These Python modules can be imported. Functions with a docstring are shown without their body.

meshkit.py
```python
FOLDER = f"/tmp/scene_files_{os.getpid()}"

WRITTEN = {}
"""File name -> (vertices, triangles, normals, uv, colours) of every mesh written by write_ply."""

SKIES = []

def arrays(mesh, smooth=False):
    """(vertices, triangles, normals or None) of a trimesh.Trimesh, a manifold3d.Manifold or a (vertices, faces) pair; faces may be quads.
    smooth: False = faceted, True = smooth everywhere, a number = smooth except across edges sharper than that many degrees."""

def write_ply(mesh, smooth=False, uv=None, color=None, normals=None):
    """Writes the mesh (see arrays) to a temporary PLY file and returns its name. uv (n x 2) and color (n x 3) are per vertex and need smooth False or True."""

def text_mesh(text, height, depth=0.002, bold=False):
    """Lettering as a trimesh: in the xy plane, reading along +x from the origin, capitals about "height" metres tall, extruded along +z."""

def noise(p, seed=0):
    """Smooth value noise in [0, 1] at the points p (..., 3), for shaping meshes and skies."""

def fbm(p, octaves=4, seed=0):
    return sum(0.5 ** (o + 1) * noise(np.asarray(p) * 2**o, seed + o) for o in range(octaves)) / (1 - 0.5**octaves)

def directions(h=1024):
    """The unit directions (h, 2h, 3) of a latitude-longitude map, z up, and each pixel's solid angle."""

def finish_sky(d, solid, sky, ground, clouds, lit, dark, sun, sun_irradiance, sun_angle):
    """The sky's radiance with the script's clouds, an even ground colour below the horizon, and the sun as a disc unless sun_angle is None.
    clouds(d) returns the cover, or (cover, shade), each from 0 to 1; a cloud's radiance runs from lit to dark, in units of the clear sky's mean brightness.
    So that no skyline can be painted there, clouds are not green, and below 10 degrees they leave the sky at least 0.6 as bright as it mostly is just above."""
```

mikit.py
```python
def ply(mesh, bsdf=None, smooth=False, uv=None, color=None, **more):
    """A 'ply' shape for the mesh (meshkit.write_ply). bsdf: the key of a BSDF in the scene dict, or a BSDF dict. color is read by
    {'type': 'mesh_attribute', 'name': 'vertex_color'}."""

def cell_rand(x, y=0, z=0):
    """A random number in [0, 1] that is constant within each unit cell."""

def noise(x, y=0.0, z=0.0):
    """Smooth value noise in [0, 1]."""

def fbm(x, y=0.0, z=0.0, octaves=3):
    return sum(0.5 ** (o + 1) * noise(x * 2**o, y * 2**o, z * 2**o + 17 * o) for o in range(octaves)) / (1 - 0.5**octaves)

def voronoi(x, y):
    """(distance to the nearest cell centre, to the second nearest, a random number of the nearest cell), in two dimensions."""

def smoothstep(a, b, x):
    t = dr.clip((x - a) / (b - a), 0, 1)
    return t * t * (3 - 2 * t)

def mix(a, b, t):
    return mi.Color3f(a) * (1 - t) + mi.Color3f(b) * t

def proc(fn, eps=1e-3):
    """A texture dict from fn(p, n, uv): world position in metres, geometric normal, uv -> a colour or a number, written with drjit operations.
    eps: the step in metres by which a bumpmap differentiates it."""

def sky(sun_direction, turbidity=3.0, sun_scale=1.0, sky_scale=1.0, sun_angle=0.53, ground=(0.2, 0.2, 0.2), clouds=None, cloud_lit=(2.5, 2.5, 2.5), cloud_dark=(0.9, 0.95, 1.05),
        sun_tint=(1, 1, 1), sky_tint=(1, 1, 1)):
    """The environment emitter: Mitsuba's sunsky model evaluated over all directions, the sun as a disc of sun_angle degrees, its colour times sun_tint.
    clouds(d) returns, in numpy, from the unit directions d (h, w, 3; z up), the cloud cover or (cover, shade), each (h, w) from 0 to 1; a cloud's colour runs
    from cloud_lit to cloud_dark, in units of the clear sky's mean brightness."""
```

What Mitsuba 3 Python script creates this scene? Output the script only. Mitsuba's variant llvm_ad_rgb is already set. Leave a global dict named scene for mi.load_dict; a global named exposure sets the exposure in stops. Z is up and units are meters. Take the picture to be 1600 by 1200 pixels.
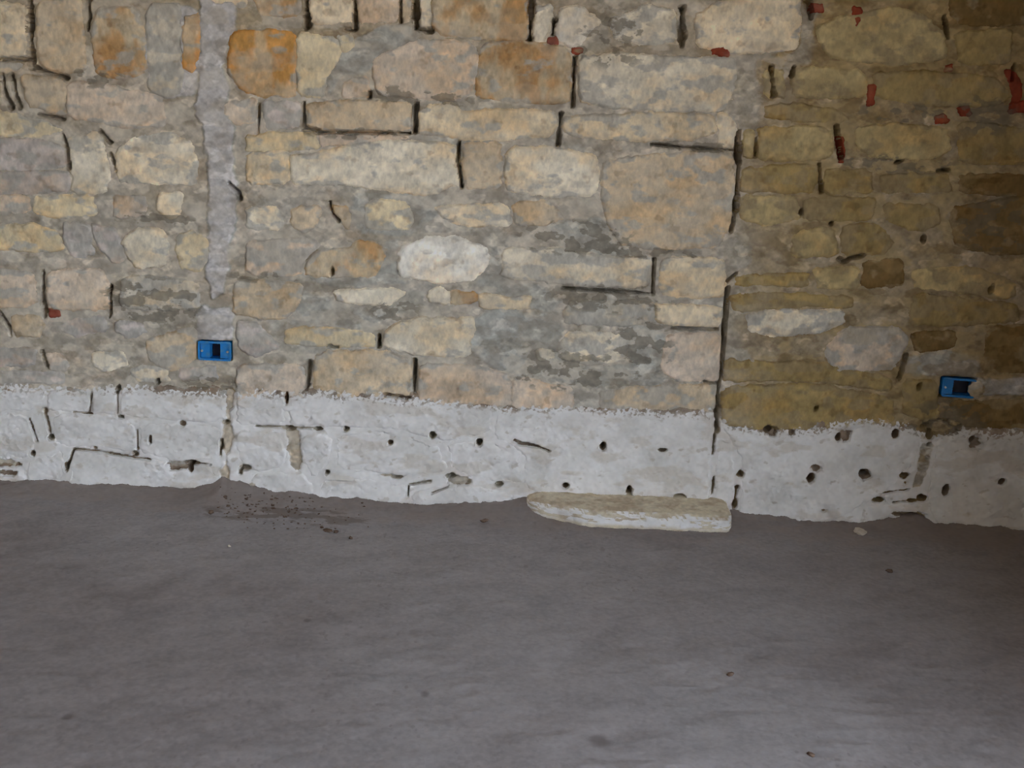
import math, random
import numpy as np, trimesh, mitsuba as mi, drjit as dr
import mikit, meshkit

random.seed(7); rng = np.random.default_rng(7)
T = mi.ScalarTransform4f
scene, labels = {}, {}

# ------------------------------------------------------------------ camera, sky, exposure
FOC, PITCH, ROLL, DIST = 1850.0, math.radians(13.0), math.radians(2.8), 4.3
F_ = np.array([0, math.cos(PITCH), -math.sin(PITCH)])
R0, U0 = np.array([1.0, 0, 0]), np.array([0, math.sin(PITCH), math.cos(PITCH)])
R_ = math.cos(ROLL) * R0 + math.sin(ROLL) * U0
U_ = -math.sin(ROLL) * R0 + math.cos(ROLL) * U0
_d = F_ * FOC + 0 * R_ - (790 - 600) * U_
CAM = np.array([0.0, -DIST, -_d[2] / _d[1] * DIST])
scene['camera'] = {'type': 'perspective', 'fov': math.degrees(2 * math.atan(800 / FOC)), 'fov_axis': 'x',
                   'to_world': T().look_at(origin=CAM.tolist(), target=(CAM + F_).tolist(), up=U_.tolist()),
                   'near_clip': 0.05, 'far_clip': 200.0}
exposure = 6.45

def overcast(d):
    n = meshkit.fbm(d * 3.0, 3, 5)
    return 0.75 + 0.25 * n, 0.5 * n
scene['sky'] = mikit.sky((-0.35, 0.65, 0.6), turbidity=4.0, clouds=overcast, cloud_lit=(1.35, 1.48, 1.60), cloud_dark=(0.76, 0.83, 0.93))

def wallpt(px, py):
    """photo pixel -> (x, z) on the wall's plane y = 0"""
    px, py = np.asarray(px, float), np.asarray(py, float)
    d = F_ * FOC + (px - 800)[..., None] * R_ - (py - 600)[..., None] * U_
    t = -CAM[1] / d[..., 1]
    return np.stack([CAM[0] + d[..., 0] * t, CAM[2] + d[..., 2] * t], -1)

def floorpt(px, py, z=0.0):
    d = F_ * FOC + (px - 800) * R_ - (py - 600) * U_
    t = (z - CAM[2]) / d[2]
    return CAM[0] + d[0] * t, CAM[1] + d[1] * t
PXM = 419.0                       # pixels per metre on the wall

# ------------------------------------------------------------------ materials
PAL = [(.76, .65, .48), (.78, .71, .58), (.84, .81, .74), (.62, .51, .37), (.68, .575, .47), (.62, .36, .15), (.55, .40, .23), (.57, .51, .475),
       (.49, .39, .205), (.37, .275, .12), (.22, .145, .06), (.26, .055, .03), (.70, .60, .42), (.57, .525, .445), (.30, .24, .19)]
EDGE_PX = [(-300, 596), (0, 602), (90, 607), (180, 605), (230, 601), (250, 608), (350, 611), (450, 612), (520, 613), (640, 622), (700, 628), (800, 637), (870, 634),
           (960, 640), (1110, 643), (1128, 650), (1142, 662), (1200, 672), (1300, 663), (1340, 655), (1400, 660), (1445, 676), (1500, 670), (1600, 674), (1900, 690)]
EDGE = wallpt([e[0] for e in EDGE_PX], [e[1] for e in EDGE_PX])

def piecewise(x, pts):
    out = mi.Float(float(pts[0][1]))
    for (x0, z0), (x1, z1) in zip(pts[:-1], pts[1:]):
        t = dr.clip((x - float(x0)) / float(x1 - x0), 0, 1)
        out = out + t * float(z1 - z0)
    return out

def paint_mask(p):
    """the brushed coat of white: below a ragged line and only on what the brush reached, not in holes and deep joints"""
    sm = mikit.smoothstep
    rag = (mikit.fbm(p.x * 14, 0.5, p.z * 14, 2) - .5) * .034 + (mikit.fbm(p.x * 85, 3.3, p.z * 45, 3) - .5) * .05
    under = piecewise(p.x, EDGE) + rag - p.z
    m = sm(-.003, .003, under)
    m = m * (1 - .85 * sm(.50, .60, mikit.fbm(p.x * 90 + p.z * 50, 1.0, p.z * 80 - p.x * 40, 2)) * sm(.034, .004, under))
    return m * (1 - sm(.006, .012, p.y + (mikit.noise(p.x * 60, 1.0, p.z * 60) - .5) * .008))

def paint_color(p):
    g = mikit.fbm(p.x * 9, p.y * 9 + 4, p.z * 9, 3)
    s = mikit.fbm(p.x * 70, p.y * 70, p.z * 50, 2)
    c = mikit.mix((.80, .79, .79), (.70, .69, .68), mikit.smoothstep(.35, .75, g))
    worn = mikit.smoothstep(.70, .84, mikit.fbm(p.x * 30 + p.z * 22, 7.0, p.z * 34 - p.x * 15, 3))
    c = mikit.mix(c, (.50, .46, .41), worn * .55)
    c = mikit.mix(c, (.62, .575, .52), mikit.smoothstep(.58, .70, mikit.fbm(p.x * 8 + 40, 2.0, p.z * 14, 5)) * .55)
    return c * (.93 + .14 * s)

def film(p, c, amount):
    """lime wash and dirt left on the wall, over stones and joints alike, plus mould and painted underside shade; earthier towards the right-hand part"""
    sm = mikit.smoothstep
    r = sm(.75, 1.05, p.x + (mikit.noise(p.x * 6, 1.0, p.z * 6) - .5) * .3)
    a = mikit.fbm(p.x * 11 + 20, p.y * 8, p.z * 15, 5)
    b = mikit.fbm(p.x * 13 + 60, p.y * 8, p.z * 18, 5)
    g = mikit.fbm(p.x * 55, p.y * 30, p.z * 40, 3)
    c = mikit.mix(c, mikit.mix((.62, .57, .49), (.44, .34, .175), r), sm(.52, .62, a) * .55 * amount)
    c = mikit.mix(c, mikit.mix((.31, .28, .24), (.19, .125, .048), r), sm(.55, .66, b) * .52 * amount)
    mould_shade = mikit.fbm(p.x * 26, p.y * 20, p.z * 32, 4)
    for (x, z, rx, rz) in MOULD_AND_SHADE:  # dark spots: mould, and shade painted in beneath stone rows
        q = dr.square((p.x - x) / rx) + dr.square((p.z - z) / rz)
        c = mikit.mix(c, mi.Color3f(.165, .145, .11), sm(.53, .60, mould_shade + .10 * (1 - dr.minimum(q, 4))) * sm(1.7, .7, q) * .64)
    return c * (.78 + .44 * g)
MOULD_AND_SHADE = [(*wallpt(a, b), c / 419.0, d / 419.0) for a, b, c, d in ((900, 372, 85, 26), (950, 466, 95, 22), (880, 578, 85, 32), (1000, 545, 50, 45), (615, 484, 40, 18), (960, 60, 50, 40), (240, 470, 80, 35), (1560, 350, 60, 40), (1480, 655, 60, 30), (330, 600, 40, 14), (240, 345, 70, 12), (620, 148, 45, 12), (695, 155, 45, 10), (560, 209, 85, 9), (1020, 396, 70, 9), (1080, 230, 65, 9),
    (1400, 256, 85, 14), (1420, 178, 80, 14), (420, 434, 60, 9), (150, 122, 40, 14), (1540, 180, 40, 30))]  # rounder ellipses are mould; long flat ones paint the shade under stones

def stone_color(p, n, uv):
    sm = mikit.smoothstep
    k = dr.floor(uv.x * 16)
    br = uv.x * 16 - k
    base = mi.Color3f(PAL[0])
    for i, c in enumerate(PAL):
        base = dr.select(dr.abs(k - i) < .5, mi.Color3f(c), base)
    brown = (k > 7.5) & (k < 11.5)
    streak = sm(.40, .62, mikit.fbm(p.x * 16 + 2, 1.0, p.z * 7, 4))
    base = dr.select(dr.abs(k - 5) < .5, mikit.mix((.62, .33, .10), (.64, .50, .33), streak * .8), base)
    base = dr.select(dr.abs(k - 6) < .5, mikit.mix((.52, .33, .16), (.58, .48, .34), streak), base)
    big = mikit.fbm(p.x * 7 + k * 3, p.y * 7, p.z * 9, 3)
    mid = mikit.fbm(p.x * 24, p.y * 24 + 5, p.z * 20, 4)
    fine = mikit.fbm(p.x * 120, p.y * 95, p.z * 42, 3)
    c = base * (.74 + .40 * br) * (.46 + .68 * mid + .42 * fine)
    # ochre and rust stains, paler weathered places
    c = mikit.mix(c, c * mi.Color3f(.95, .80, .60), sm(.46, .80, big + (mid - .5) * .5) * .55)
    c = mikit.mix(c, c * mi.Color3f(1.12, 1.14, 1.17), sm(.55, .30, big + (mid - .5) * .4) * .8)
    c = mikit.mix(c, c * mi.Color3f(.62, .55, .47), sm(.60, .76, mikit.fbm(p.x * 30 + 9, p.y * 30, p.z * 26, 3)) * .6)
    # mortar smeared over the face
    lim = .80 - .44 * uv.y
    smr = sm(lim - .07, lim + .07, mikit.fbm(p.x * 17 + 3, p.y * 17, p.z * 22, 4))
    grey = dr.select(brown, mi.Color3f(.33, .26, .155), mi.Color3f(.43, .42, .39)) * (.76 + .48 * fine)
    c = mikit.mix(c, grey, smr * .75)
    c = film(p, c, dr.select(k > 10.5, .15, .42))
    return mikit.mix(c, paint_color(p), paint_mask(p))

def mortar_color(p, n, uv):
    sm = mikit.smoothstep
    bare = sm(1.2, 1.8, uv.y)
    br = dr.clip(uv.y - 2 * bare, 0, 1)
    mid = mikit.fbm(p.x * 16, p.y * 16 + 2, p.z * 20, 4)
    fine = mikit.fbm(p.x * 90, p.y * 90, p.z * 75, 2)
    u = dr.clip(uv.x + (mid - .5) * .9, 0, 1)
    c = mikit.mix((.58, .505, .42), (.41, .415, .39), u)
    c = mikit.mix(c, (.545, .53, .535), sm(1.0, 1.9, uv.x + (mid - .5) * 1.6))
    c = mikit.mix(c, (.33, .24, .115), dr.clip(br + (mid - .5) * .7, 0, 1))
    pale = sm(.60, .67, mikit.fbm(p.x * 21 + 30, p.y * 20, p.z * 27, 3))
    c = mikit.mix(c, c * 1.3 + .03, pale * .8)
    c = mikit.mix(c, c * mi.Color3f(.72, .67, .61), sm(.52, .72, mikit.fbm(p.x * 13 + 70, p.y * 13, p.z * 16, 4)) * .8)
    c = c * (.52 + .50 * mikit.fbm(p.x * 38, p.y * 30 + 9, p.z * 34, 3) + .48 * fine)
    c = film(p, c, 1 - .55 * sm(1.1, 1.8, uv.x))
    return mikit.mix(c, paint_color(p), paint_mask(p) * (1 - bare))

def floor_color(p, n, uv):
    sm = mikit.smoothstep
    a = mikit.fbm(p.x * 1.7, p.y * 1.7 + 3, 0, 4)
    b = mikit.fbm(p.x * 11 - p.y * 5, p.y * 14, 2.0, 4)
    f = mikit.fbm(p.x * 70 + p.y * 42, p.y * 66 - p.x * 45, 1.0, 3)
    c = mikit.mix((.232, .212, .218), (.282, .268, .280), sm(.3, .7, a))
    c = c * (.70 + .34 * b + .28 * f)
    spot = sm(.70, .86, mikit.fbm(p.x * 55 + 11, p.y * 38, 5.0, 3)) * sm(.45, .6, mikit.fbm(p.x * 2.2, p.y * 2.2 + 8, 3.0, 2))
    c = mikit.mix(c, (.17, .15, .155), spot * .4)
    # earth swept up along the foot of the wall
    near = sm(-.34, -.03, p.y + (b - .5) * .3)
    c = mikit.mix(c, (.235, .19, .165), near * .6)
    ex, ey = EARTH
    q = dr.square((p.x - ex) / .30) + dr.square((p.y - ey) / .085)
    c = mikit.mix(c, (.125, .095, .075), sm(.46, .60, mikit.fbm(p.x * 15, p.y * 32, 6.0, 4) + .16 * (1 - dr.minimum(q, 3))) * sm(1.6, .6, q) * .6)
    for (x, y, r) in STAINS:
        d = dr.sqrt(dr.square(p.x - x) + dr.square((p.y - y) * .8)) + (b - .5) * r
        c = mikit.mix(c, (.12, .10, .10), sm(r, r * .2, d) * .6)
    return c
EARTH = floorpt(445, 805)
STAINS = [(*floorpt(935, 1153), .035), (*floorpt(664, 1082), .018), (*floorpt(480, 968), .014), (*floorpt(105, 1118), .015)]

def ledge_color(p, n, uv):
    sm = mikit.smoothstep
    mid = mikit.fbm(p.x * 26, p.y * 26, p.z * 40, 3)
    fine = mikit.fbm(p.x * 90, p.y * 90, p.z * 90, 2)
    dirt = mikit.mix((.60, .54, .42), (.47, .39, .29), sm(.35, .7, mid)) * (.8 + .4 * fine)
    front = sm(.72, .45, n.z + (mid - .5) * .5)
    chip = sm(.57, .62, mikit.fbm(p.x * 19 + 2, 3.0, p.z * 60, 3))
    low = sm(.016, .0, p.z + (mid - .5) * .02)
    return mikit.mix(dirt, paint_color(p), front * (1 - chip * .85) * (1 - low * .8))

def plaster_color(p, n, uv):
    return mikit.mix((.52, .50, .46), (.44, .42, .38), mikit.fbm(p.x * 3, p.y * 3, p.z * 3, 4))

def brown_plaster_color(p, n, uv):
    return mikit.mix((.30, .22, .12), (.22, .16, .09), mikit.fbm(p.x * 3, p.y * 3, p.z * 3, 4))

def plastic_color(p, n, uv):
    dust = mikit.smoothstep(.5, .75, mikit.fbm(p.x * 60, p.y * 60, p.z * 60, 3))
    return mikit.mix((.010, .19, .54), (.10, .26, .46), dust * .6)

def bit_color(p, n, uv):
    return mi.Color3f(.13, .09, .07) * (.6 + .9 * mikit.fbm(p.x * 80, p.y * 80, p.z * 80, 2))

def flake_color(p, n, uv):
    return mi.Color3f(.55, .50, .44) * (.8 + .4 * mikit.fbm(p.x * 80, p.y * 80, p.z * 80, 2))

def rough(name, fn, r=.95, spec=.15):
    scene[name] = {'type': 'twosided', 'bsdf': {'type': 'principled', 'base_color': mikit.proc(fn), 'roughness': r, 'specular': spec}}
rough('mat_stone', stone_color); rough('mat_mortar', mortar_color); rough('mat_floor', floor_color, .8, .3); rough('mat_ledge', ledge_color)
rough('mat_plaster', plaster_color); rough('mat_brown_plaster', brown_plaster_color); rough('mat_plastic', plastic_color, .45, .5); rough('mat_bit', bit_color); rough('mat_flake', flake_color)
scene['mat_steel'] = {'type': 'twosided', 'bsdf': {'type': 'principled', 'base_color': {'type': 'rgb', 'value': (.75, .75, .74)}, 'roughness': .35, 'metallic': .9}}
scene['mat_dark_slab'] = {'type': 'twosided', 'bsdf': {'type': 'principled', 'base_color': {'type': 'rgb', 'value': (.015, .015, .03)}, 'roughness': .6}}  # near-black colour stands for the shade inside the boxes

used = {}
def key_for(base):
    n = used.get(base, 0); used[base] = n + 1
    return base if n == 0 else f'{base}_{n:03d}'

def box(lo, hi):
    lo, hi = np.array(lo, float), np.array(hi, float)
    m = trimesh.creation.box(hi - lo); m.apply_translation((lo + hi) / 2)
    return m

# ------------------------------------------------------------------ the room's shell
XL, XR, YR, ZC, TH = -3.4, 2.07, -6.8, 2.9, .4
def struct(key, mesh, mat, label=None, **kw):
    scene[key] = mikit.ply(mesh, mat, **kw)
    labels[key] = {'kind': 'structure'}
    if label: labels[key]['label'] = label

def wall_with_opening(axis, at, span, z1, opening):
    """boxes of a wall of thickness TH around one opening (a0, a1, z0, z1)"""
    a0, a1, c0, c1 = opening
    rects = [(span[0], a0, 0, z1), (a1, span[1], 0, z1), (a0, a1, c1, z1)] + ([(a0, a1, 0, c0)] if c0 > 0 else [])
    out = []
    for (p, q, b, t) in rects:
        out.append(box((at[0], p, b), (at[1], q, t)) if axis == 'x' else box((p, at[0], b), (q, at[1], t)))
    return trimesh.util.concatenate(out)
RIGHT_OPEN = (-6.0, -2.7, 0.0, 2.3)
struct('wall_right', wall_with_opening('x', (XR, XR + TH), (YR, 0.6), ZC, RIGHT_OPEN), 'mat_brown_plaster', 'brown plastered side wall with an open doorway')
struct('wall_front', box((XL - TH, YR - TH, 0), (XR + TH, YR, ZC)), 'mat_plaster', 'rough plastered wall behind the camera')
struct('wall_left', box((XL - TH, YR, 0), (XL, 0.6, ZC)), 'mat_plaster', 'rough plastered side wall')
struct('ceiling', box((XL - TH, YR - TH, ZC), (XR + TH, 0.6, ZC + .25)), 'mat_plaster', 'rough plastered ceiling')

# ------------------------------------------------------------------ masonry: holes, cracks and stones as read on the wall
# drill holes: px, py, rx, ry, depth (m)
HOLES = [(80, 683, 6, 5), (71, 641, 4, 4), (185, 606, 4, 5), (246, 596, 4, 5), (285, 662, 6, 5, .035), (235, 686, 3, 7), (211, 709, 6, 5), (104, 728, 4, 6), (51, 708, 4, 5), (148, 700, 4, 3, .02),
         (188, 651, 5, 3), (352, 660, 5, 4), (172, 450, 4, 5), (541, 670, 5, 5), (610, 691, 4, 4), (676, 680, 6, 6), (749, 691, 5, 6), (511, 738, 3.5, 4), (780, 756, 6, 4),
         (942, 697, 5, 7), (1035, 703, 7, 3.2), (884, 758, 5, 5), (983, 767, 5, 9), (1061, 775, 10, 6), (1157, 741, 6, 6), (1151, 761, 3, 4), (1148, 788, 4, 9), (1200, 671, 8, 7), (1310, 683, 5, 7),
         (1399, 678, 6, 8), (1267, 747, 7, 9), (1273, 730, 7, 4, .03), (1350, 740, 9, 8), (1413, 743, 8, 5), (1453, 680, 6, 7), (1519, 686, 6, 6), (1478, 766, 6, 10), (1565, 752, 6, 6), (1452, 694, 3.5, 3.5, .03),
         (1448, 716, 3.5, 3.5, .02), (1237, 676, 5, 6, .028), (1275, 638, 2.5, 3), (1436, 604, 3, 6), (1372, 781, 9, 5), (1440, 778, 9, 6), (1425, 782, 9, 3), (620, 745, 9, 3), (604, 743, 10, 2, .03), (383, 730, 10, 5), (376, 737, 3, 4),
         (452, 669, 11, 4), (497, 670, 7, 3), (448, 621, 3, 10), (299, 723, 13, 4), (298, 730, 5, 8), (705, 744, 8, 5), (1330, 855 - 300 + 100, 0.1, 0.1), (1443, 374, 3.5, 6), (1251, 331, 3, 4), (1299, 349, 3, 3),
         (1549, 452, 4, 6), (1415, 755, 3, 3, .02), (1287, 797, 5, 3, .02)]
# spalls where the coat broke off: shallow, so the stone shows
SPALLS = [(1320, 681, 10, 9), (1352, 744, 9, 7), (1524, 693, 10, 10), (278, 728, 20, 7), (718, 751, 20, 7), (8, 724, 26, 6), (1207, 675, 8, 8), (1470, 668, 30, 12), (1420, 804, 26, 5), (1275, 732, 7, 5), (12, 739, 16, 5)]
# open joints and cracks: half width (px), depth (m), points
CRACKS = [(4.5, .07, (46, -30), (47, 60), (50, 105)), (2.5, .04, (-30, 92), (40, 92)), (3, .04, (52, 105), (75, 112), (105, 122)), (4, .06, (139, -20), (137, 45)), (3, .05, (3, 118), (8, 150), (18, 168)),
          (2.4, .04, (18, 118), (24, 150), (32, 168)), (2, .03, (60, 178), (100, 186)), (2.6, .05, (98, 212), (104, 230), (108, 262)), (4, .03, (156, 204), (172, 222)), (2.2, .04, (172, 240), (182, 268)),
          (4, .035, (358, 285), (372, 300), (376, 310)), (2, .03, (404, 165), (403, 210)), (2.6, .05, (475, 160), (474, 200), (500, 206)), (2, .03, (500, 206), (640, 208)), (4.5, .06, (478, -20), (480, 40)), (3, .06, (553, -20), (555, 45)),
          (2, .03, (540, 45), (555, 47)), (5.5, .06, (646, -20), (650, 40)), (4, .05, (655, 46), (674, 47)), (2.3, .04, (577, 145), (577, 152)), (1.6, .04, (627, -20), (626, 35)), (4.5, .06, (831, -20), (828, 60)),
          (3, .06, (866, 33), (864, 52)), (3.3, .06, (650, 165), (648, 206)), (2.8, .05, (876, 178), (872, 225)), (3, .06, (718, 222), (714, 250), (722, 292)), (2.4, .02, (898, 90), (895, 165)), (1.5, .03, (1018, 225), (1080, 231), (1143, 234)),
          (3, .08, (1154, 205), (1152, 225)), (4.2, .08, (1153, 225), (1154, 255)), (2.4, .08, (1154, 255), (1151, 305)), (4, .08, (1151, 308), (1149, 328)), (2.2, .06, (1148, 330), (1142, 362)), (1.8, .04, (1181, 215), (1180, 245)),
          (5, .03, (1066, 15), (1066, 70)), (3.2, .05, (67, 425), (66, 470), (72, 486)), (2.2, .05, (173, 455), (171, 495)), (2.2, .05, (65, 550), (75, 575)), (1.4, .03, (515, 315), (520, 335), (530, 345)),
          (1.6, .04, (519, 420), (519, 428)), (3, .07, (592, 525), (592, 541)), (2, .04, (513, 541), (527, 542)), (4.5, .04, (483, 568), (480, 606)), (2.6, .06, (648, 562), (647, 612)), (1.7, .035, (880, 450), (1015, 459)),
          (1.9, .02, (1022, 405), (1020, 460)), (2.3, .08, (1137, 450), (1132, 500), (1126, 590), (1122, 605)), (2.2, .07, (1122, 602), (1120, 640)), (4, .07, (1121, 640), (1120, 674)), (2, .04, (1118, 675), (1113, 700)), (3, .05, (1115, 698), (1113, 710)),
          (3.4, .05, (1115, 745), (1113, 770)), (2.2, .03, (1050, 512), (1120, 515)), (1.8, .02, (600, 616), (640, 621)), (2.2, .04, (1311, 404), (1320, 410), (1330, 403), (1348, 400)), (2.2, .03, (1415, 555), (1405, 592)),
          (2, .03, (1100, 597), (1122, 599)), (2.4, .04, (71, 645), (80, 680)), (1.5, .03, (115, 644), (143, 646)), (1.6, .03, (143, 615), (140, 643)), (1.8, .025, (183, 610), (184, 645)), (1.6, .025, (46, 655), (58, 690)),
          (1.6, .04, (345, 690), (344, 712)), (2.5, .04, (345, 688), (346, 700)), (2, .02, (114, 704), (104, 735)), (1.6, .02, (214, 672), (215, 702)), (1.4, .02, (115, 702), (150, 704), (215, 716), (235, 718)), (1.4, .02, (305, 722), (330, 726)), (1.8, .03, (400, 666), (445, 667), (500, 670)),
          (1.8, .04, (804, 688), (815, 692)), (3, .04, (812, 692), (826, 694), (842, 698)), (1.6, .03, (842, 698), (858, 704)), (2, .03, (638, 760), (637, 775)), (1.4, .02, (640, 757), (672, 752)), (1.4, .02, (675, 770), (700, 760)),
          (1.2, .03, (1150, 766), (1148, 782)), (1.5, .025, (1380, 770), (1418, 765)), (1.6, .03, (1395, 785), (1432, 780)), (2.4, .04, (1240, 365 - 260), (1237, 118)), (2, .03, (1136, 440), (1150, 428)),
          (5, .04, (1262, 5), (1268, 28)), (2.6, .03, (1205, 105), (1208, 150)), (2, .03, (1475, 25), (1482, 60)), (2.8, .04, (1306, 198), (1313, 245)), (2.2, .03, (1410, 251), (1400, 253)), (2.4, .03, (1467, 268), (1480, 266)),
          (2, .03, (1585, 100), (1580, 125)), (1.8, .02, (240 + 1040, 255), (1283, 300)), (2, .03, (0, 487), (15, 512), (16, 525)), (2, .03, (66, 486), (70, 495))]

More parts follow.
